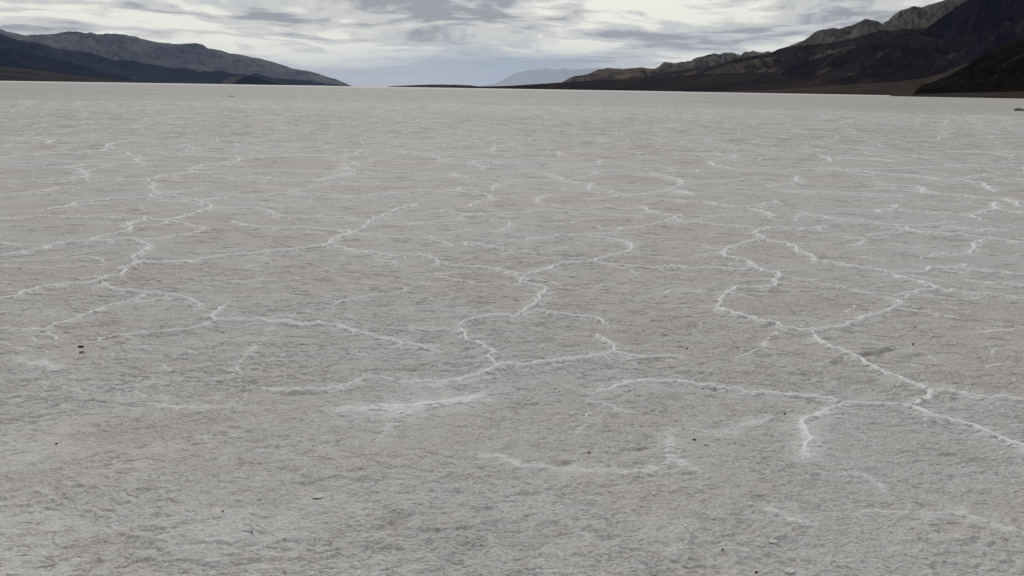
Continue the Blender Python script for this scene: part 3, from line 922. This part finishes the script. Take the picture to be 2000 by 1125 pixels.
massif('foothill', profile(3, '560,420 640,388 760,352 850,322 950,292 1060,266 1120,242 1200,224 1300,213 1420,199 1480,214 1560,226 1700,216 1850,240 2000,262 2200,250'),
       5900, 1500, 700, M_foot, 17, 0.8, 0.04, 1.0, 380, cols=800, rows=110, crag=0.14, d1=4900)
massif('alluvial_fan', profile(2, '330,490 450,489 600,488 700,486 810,483 900,481 1000,478 1100,471 1200,465 1280,460 1400,452 1600,443 1857,430')
       + profile(3, '100,418 300,410 600,402 900,385 1200,355 1500,330 1750,318 2000,290 2300,270'),
       6900, 1500, 700, M_fan, 14, 0.06, 0.0, 1.0, 420, cols=900, rows=90, d1=4900)
massif('alluvial_fan', profile(3, '0,514 300,508 500,503 700,493 900,480 1100,468 1300,455 1450,435 1560,405 1640,370 1720,342 1900,300 2300,240'),
       3600, 1500, 400, M_fan2, 15, 0.05, 0.0, 1.0, 260, cols=600, rows=70, d1=2600)
massif('gravel_apron', profile(3, '1250,533 1350,529 1450,524 1600,519 1750,517 1900,513 2050,507 2400,490'),
       1000, 260, 120, M_fan2, 25, 0.05, 0.0, 1.0, 120, cols=300, rows=40)
massif('rocky_hill', profile(3, '1375,527 1390,508 1408,490 1430,472 1500,455 1560,430 1620,400 1700,350 1800,300 1900,250 2000,205 2200,110 2500,0'),
       1500, 420, 400, M_near, 16, 0.4, 0.06, 0.95, 110, cols=700, rows=130, crag=0.12)

# ------------------------------------------------------------------ stones, salt lumps
def lump_mesh(name, sx, sy, sz, seed, facet=0.25, sub=3):
    import bmesh
    bm = bmesh.new()
    bmesh.ops.create_icosphere(bm, subdivisions=sub, radius=1.0)
    rs = np.random.RandomState(seed)
    planes = [(Vector(rs.normal(size=3)).normalized(), 0.62 + 0.3 * rs.rand()) for _ in range(9)]
    for v in bm.verts:
        p = v.co.copy()
        for n, d in planes:
            k = p.dot(n)
            if k > d:
                p -= n * (k - d) * 0.9
        w = 1 + facet * 0.35 * float(gnoise(p.x * 2.3 + seed, p.y * 2.3 + p.z * 1.7, seed)) + facet * 0.22 * float(gnoise(p.x * 6 + p.z * 5, p.y * 6 + seed, seed + 1))
        p *= w
        if p.z < -0.35:
            p.z = -0.35
        v.co = Vector((p.x * sx, p.y * sy, p.z * sz))
    me = bpy.data.meshes.new(name)
    bm.to_mesh(me); bm.free()
    for p in me.polygons:
        p.use_smooth = False
    return me


def stone_material(name, base, alt):
    mt, q, bs = new_material(name)
    co = q.node('ShaderNodeTexCoord').outputs['Object']
    n = q.noise(co, 90.0, 5, 0.65)
    c = q.mix(q.range(n, 0.4, 0.65), base, alt)
    q.l.new(c, bs.inputs['Base Color'])
    b = q.node('ShaderNodeBump'); b.inputs['Strength'].default_value = 0.6; b.inputs['Distance'].default_value = 0.002
    q.l.new(q.noise(co, 260.0, 4, 0.6), b.inputs['Height']); q.l.new(b.outputs[0], bs.inputs['Normal'])
    return mt


S_black = stone_material('black_stone', (0.010, 0.010, 0.011), (0.022, 0.020, 0.020))
S_brown = stone_material('brown_stone', (0.06, 0.047, 0.038), (0.10, 0.08, 0.065))
S_salt = stone_material('salt_lump', (0.43, 0.42, 0.40), (0.54, 0.53, 0.51))
S_white = stone_material('white_salt', (0.70, 0.70, 0.69), (0.80, 0.80, 0.79))
S_mound = stone_material('mud_mound', (0.07, 0.065, 0.055), (0.13, 0.12, 0.10))


def thing(name, label, cat, px, wpx, mat, ratio=(0.8, 0.45), seed=1, rot=0.0, group=None, sub=3, sink=0.0):
    x, y = ground_at(*px)
    dist = math.sqrt(x * x + y * y + CAM_Z ** 2)
    w = wpx * dist / F * 0.5
    me = lump_mesh(name, w, w * ratio[0], w * ratio[1], seed, sub=sub)
    o = link(name, me, mat)
    zz = max(float(ground_zv(np.array([x + a * w]), np.array([y + b * w]))[0]) for a in (-.8, 0, .8) for b in (-.8, 0, .8))
    o.location = (x, y, zz + 0.33 * w * ratio[1] - sink + 0.001)
    o.rotation_euler = (0, 0, rot)
    o['label'] = label; o['category'] = cat
    if group:
        o['group'] = group
    return o


G1 = 'dark stones lying on the salt'; G2 = 'pale salt lumps lying on the crust'
ST = [
    ((158.5, 681.5), 11, 'flat wide black stone, the larger of the close pair at left', S_black, (0.7, 0.33), 0.1),
    ((160, 693), 8, 'small slanted black stone just below the flat wide one', S_black, (0.5, 0.40), 0.5),
    ((1356, 858), 6.5, 'lone black stone beside the triangular pale lump', S_black, (0.7, 0.55), -0.5),
    ((111, 871), 4, 'tiny black pebble in the lower left, below the pair of stones', S_black, (0.8, 0.7), 0),
    ((1783, 674), 4, 'tiny black pebble just beyond the end of the muddy groove', S_black, (0.8, 0.7), 0),
    ((1342, 682.5), 5, 'brown pebble up right of the thick white ridge junction', S_brown, (0.8, 0.7), 0),
    ((1532, 809), 4, 'dark pebble between the two white ridges at right', S_black, (0.8, 0.6), 0),
    ((1150, 885), 7, 'flat brown stone on bare crust right of centre', S_brown, (0.6, 0.4), 0.2),
    ((1477, 1118), 5, 'black pebble at the very bottom edge, left of the pale flake', S_black, (0.8, 0.7), 0),
    ((1411, 1076), 4.5, 'small dark pebble below the white chips', S_black, (0.8, 0.6), 0.4),
    ((1797, 784), 6, 'dark brown stone tucked under the ridge junction at far right', S_brown, (0.7, 0.5), 0.3),
    ((435, 1000), 4.5, 'dark brown pebble in the lower left foreground', S_brown, (0.8, 0.6), 0),
    ((492, 1042), 4, 'tiny black pebble nearest the bottom in the left foreground', S_black, (0.8, 0.6), 0),
    ((308, 661), 5, 'small brown stone just below a white ridge at left', S_brown, (0.7, 0.5), 0),
]
for k, (px, w, lab, mt, ra, rot) in enumerate(ST):
    thing('stone', lab, 'stone', px, w, mt, ra, 20 + k, rot, G1)
SL = [
    ((1379, 868), 10, 'triangular pale salt lump right of the lone black stone', S_salt, (0.7, 0.6), 0.0),
    ((1510, 762), 8, 'rounded pale lump on top of the long right hand ridge', S_salt, (0.7, 0.5), 0.2),
    ((1566, 641), 7, 'white lump just behind the bend where two ridges meet', S_white, (0.7, 0.5), 0.1),
    ((1505, 712), 9, 'pale lump left of the muddy groove', S_salt, (0.7, 0.5), 0.6),
    ((1543, 1116), 24, 'broad flat pale flake at the bottom edge of the picture', S_salt, (0.55, 0.15), 0.15),
    ((1510, 1060), 17, 'flat pale flake lying above the broad bottom flake', S_salt, (0.6, 0.16), 0.3),
    ((1339, 1029), 6, 'white chip, uppermost of the three white chips', S_white, (0.8, 0.4), 0.2),
    ((1349, 1038), 6, 'white chip, rightmost of the three white chips', S_white, (0.7, 0.5), 0.9),
    ((1330, 1076), 5, 'white chip, lowest of the three white chips', S_white, (0.8, 0.5), 0.4),
    ((1344, 1108), 11, 'pale flake below the three white chips near the bottom', S_salt, (0.6, 0.2), 0.1),
    ((1277, 964), 7, 'white lump with a dark underside in the middle foreground', S_white, (0.8, 0.7), 0.3),
    ((620, 969), 20, 'wide flat pale flake in the left foreground', S_salt, (0.6, 0.14), 0.2),
    ((224, 661), 9, 'pale lump on the ridge right of the two black stones', S_salt, (0.7, 0.5), 0.1),
    ((436, 649), 7, 'pale lump beneath the left ridge corner', S_salt, (0.7, 0.5), 0.3),
    ((638, 856), 6, 'small white lump on bare crust left of centre', S_white, (0.7, 0.6), 0.1),
    ((408, 840), 9, 'flattish pale lump left of the small white lump', S_salt, (0.6, 0.3), 0.5),
    ((809, 921), 6, 'white lump in the middle left foreground', S_white, (0.8, 0.5), 0.0),
    ((1098, 858), 6, 'white lump up left of the flat brown stone', S_white, (0.7, 0.5), 0.0),
    ((1865, 747), 8, 'pale lump above the ridge at far right', S_salt, (0.7, 0.4), 0.0),
    ((1526, 908), 5, 'small white lump under the hooked ridge end', S_white, (0.8, 0.6), 0.0),
    ((1738, 1035), 5, 'small white lump alone in the lower right', S_white, (0.8, 0.6), 0.0),
]
for k, (px, w, lab, mt, ra, rot) in enumerate(SL):
    thing('salt_lump', lab, 'salt lump', px, w, mt, ra, 60 + k, rot, G2)
thing('mound', 'dark low mud mound far out on the flat at the right edge', 'mound', (1990, 216.5), 15, S_mound, (0.8, 0.42), 90, 0.0, None, 4)
thing('mound', 'dark low mound far out on the flat toward the left mountains', 'mound', (452, 188.6), 11, S_mound, (0.8, 0.16), 91, 0.0, None, 4)


# crumbs of broken crust, too many to count
def crumbs():
    rs = np.random.RandomState(8)
    verts, faces = [], []
    for _ in range(5200):
        r = 2.0 + 10.0 * rs.rand() ** 1.6; th = math.radians(-43 + 86 * rs.rand())
        x, y = r * math.sin(th), r * math.cos(th)
        s = (0.0012 + 0.0030 * rs.rand() ** 3) * (1 + r * 0.06)
        z = ground_z(x, y)
        b = len(verts)
        pts = [(1, 0, 0), (0.2, 1, 0.1), (-0.9, 0.3, 0), (-0.1, -1, 0.1), (0, 0, 1), (0, 0, -1)]
        a = rs.rand() * 6.28; ca, sa = math.cos(a), math.sin(a)
        for p in pts:
            px, py, pz = (p[0] * (0.7 + 0.6 * rs.rand()), p[1] * (0.6 + 0.5 * rs.rand()), p[2] * (0.4 + 0.5 * rs.rand()))
            verts.append((x + s * (px * ca - py * sa), y + s * (px * sa + py * ca), z + s * (pz + 0.25)))
        for i in range(4):
            j = (i + 1) % 4
            faces.append((b + i, b + j, b + 4)); faces.append((b + j, b + i, b + 5))
    me = bpy.data.meshes.new('salt_crumbs')
    me.from_pydata(verts, [], faces)
    me.update()
    return link('salt_crumbs', me, S_white, 'stuff')


crumbs()

# ------------------------------------------------------------------ haze
import bmesh
bm = bmesh.new()
bmesh.ops.create_cube(bm, size=1.0)
me = bpy.data.meshes.new('haze'); bm.to_mesh(me); bm.free()
hz = link('haze', me, None, 'stuff')
HB, HT = -3.1, 2600.0
hz.scale = (310000, 310000, HT - HB); hz.location = (0, 0, (HT + HB) / 2)
mt = bpy.data.materials.new('haze_air'); mt.use_nodes = True; mt.node_tree.nodes.clear()
q = N(mt.node_tree)
out = q.node('ShaderNodeOutputMaterial'); pv = q.node('ShaderNodeVolumePrincipled')
pv.inputs['Color'].default_value = (0.41, 0.54, 0.82, 1)
pv.inputs['Density'].default_value = 5.4e-6
pv.inputs['Density Attribute'].default_value = ''
pv.inputs['Anisotropy'].default_value = 0.0
q.l.new(pv.outputs[0], out.inputs['Volume'])
me.materials.append(mt)

# ------------------------------------------------------------------ sky
SUN_AZ, SUN_EL = math.radians(-8), math.radians(33)     # ahead, behind cloud
world = bpy.data.worlds.new('World'); scene.world = world
world.use_nodes = True
world.node_tree.nodes.clear()
q = N(world.node_tree)
wout = q.node('ShaderNodeOutputWorld'); bg = q.node('ShaderNodeBackground')
q.l.new(bg.outputs[0], wout.inputs[0])
co = q.node('ShaderNodeTexCoord').outputs['Generated']
sep = q.node('ShaderNodeSeparateXYZ'); q.l.new(co, sep.inputs[0])
sx, sy, sz = sep.outputs
az = q.math('ARCTAN2', sx, sy)
el = q.math('MAXIMUM', q.math('ARCSINE', sz), 0.0)
lv = q.math('LOGARITHM', q.add(el, 0.035), math.e)
wrp = q.mul(q.sub(q.noise(q.combine(q.mul(az, 3.0), q.mul(lv, 3.0), 3.0), 1.0, 3, 0.5), 0.5), 0.5)
lw = q.add(lv, wrp)
n_a = q.noise(q.combine(q.mul(az, 6.0), q.mul(lw, 5.0), 0.0), 1.0, 7, 0.52, 0.25)
n_b = q.noise(q.combine(q.add(q.mul(az, 20.0), 4.0), q.mul(lw, 11.0), 2.0), 1.0, 6, 0.55, 0.25)
n_c = q.noise(q.combine(q.mul(az, 1.6), q.mul(lv, 2.0), 7.0), 1.0, 6, 0.5, 0.4)


def blob(x, y, wx, wy, tilt=0.0):
    """soft patch of the cloud deck round one direction (given by where it stands in the sky)"""
    a, e = azel(x, y)
    da = q.sub(az, a); de = q.add(q.sub(el, e), q.mul(da, tilt))
    u = q.mul(da, F / wx); v = q.mul(de, F / wy)
    return q.math('EXPONENT', q.mul(q.add(q.mul(u, u), q.mul(v, v)), -1.0))


def total(items):
    s = None
    for w, b in items:
        t = q.mul(b, w)
        s = t if s is None else q.add(s, t)
    return s


# how thick the deck is overhead of each direction: + darker, - brighter
calm = q.range(el, 0.012, 0.055, 0.35, 1.0)
dens = q.mul(q.add(q.mul(q.sub(n_a, 0.5), 4.4), q.mul(q.sub(n_b, 0.5), 2.9)), calm)
dens = q.add(dens, total([
    (1.0, blob(800, 2, 190, 26)), (0.60, blob(1330, 72, 210, 16)), (0.40, blob(1010, 40, 180, 20)),
    (0.35, blob(60, 40, 110, 22)), (0.35, blob(520, 45, 150, 16)), (0.35, blob(1560, 40, 120, 25)),
    (0.30, blob(900, 120, 200, 30)), (0.35, blob(1060, 140, 110, 28)),
    (-0.55, blob(1290, 18, 130, 20)), (-0.45, blob(400, 95, 170, 28)), (-0.35, blob(1480, 100, 120, 18)),
    (-0.35, blob(620, 8, 60, 25)), (-0.4, blob(1100, 52, 200, 6)), (-0.6, blob(720, 112, 110, 20)), (-0.4, blob(1150, 25, 120, 16)), (-0.4, blob(230, 28, 120, 20)),
]))
bright = lin(244, 243, 231); grey = lin(208, 208, 205); darkc = lin(152, 155, 161); blue = lin(164, 178, 190)
c = q.mix(q.range(dens, -0.50, 0.12), bright, grey)
c = q.mix(q.range(dens, 0.15, 0.95), c, darkc)
# the rain veil and the hazy blue gaps low down
veil = total([(0.85, blob(900, 135, 190, 40)), (0.7, blob(1080, 140, 120, 36)), (0.45, blob(1380, 78, 180, 20)), (0.35, blob(640, 165, 110, 25)), (0.3, blob(420, 4, 90, 8))])
c = q.mix(q.math('MINIMUM', q.mul(veil, q.range(n_c, 0.25, 0.6, 0.5, 1.0)), 1.0), c, blue)
low = q.range(el, 0.0, 0.040, 1.0, 0.0)
c = q.mix(q.mul(low, 0.6), c, lin(214, 213, 206))
# the unseen dome overhead: an even deck, brighter toward the top
dome = q.mix(q.range(n_c, 0.3, 0.7), lin(198, 200, 205), lin(224, 224, 223))
c = q.mix(q.range(el, 0.14, 0.40), c, dome)
sky = q.node('ShaderNodeTexSky', sky_type='NISHITA')
sky.sun_disc = False; sky.sun_elevation = SUN_EL; sky.sun_rotation = SUN_AZ
sky.altitude = 0.0
skyc = q.node('ShaderNodeVectorMath', operation='SCALE'); q.l.new(sky.outputs[0], skyc.inputs[0]); skyc.inputs[3].default_value = 1.0
# the cloud deck hides nine tenths of the clear sky; strength 0.1 for both, so the deck is scaled up by 10
deck = q.node('ShaderNodeVectorMath', operation='SCALE'); q.l.new(c, deck.inputs[0]); deck.inputs[3].default_value = 10.0
fin = q.mix(0.97, skyc.outputs[0], deck.outputs[0])
q.l.new(fin, bg.inputs['Color'])
bg.inputs['Strength'].default_value = 0.1

sun_d = bpy.data.lights.new('sun', 'SUN'); sun = bpy.data.objects.new('sun', sun_d); COL.objects.link(sun)
sun_d.energy = 1.5; sun_d.angle = math.radians(12); sun_d.color = (1.0, 0.96, 0.90)
sd = Vector((math.sin(SUN_AZ) * math.cos(SUN_EL), math.cos(SUN_AZ) * math.cos(SUN_EL), math.sin(SUN_EL)))
sun.rotation_euler = sd.to_track_quat('Z', 'Y').to_euler()

# ------------------------------------------------------------------ render settings
scene.render.engine = 'CYCLES'
scene.view_settings.view_transform = 'Standard'
scene.view_settings.look = 'None'
scene.view_settings.exposure = 0.0
scene.view_settings.gamma = 1.0
scene.view_settings.use_curve_mapping = False
scene.cycles.use_denoising = True
scene.cycles.denoiser = 'OPENIMAGEDENOISE'
scene.cycles.denoising_input_passes = 'RGB_ALBEDO_NORMAL'
scene.cycles.denoising_prefilter = 'NONE'
scene.cycles.use_adaptive_sampling = False
scene.cycles.max_bounces = 6
scene.cycles.volume_bounces = 1
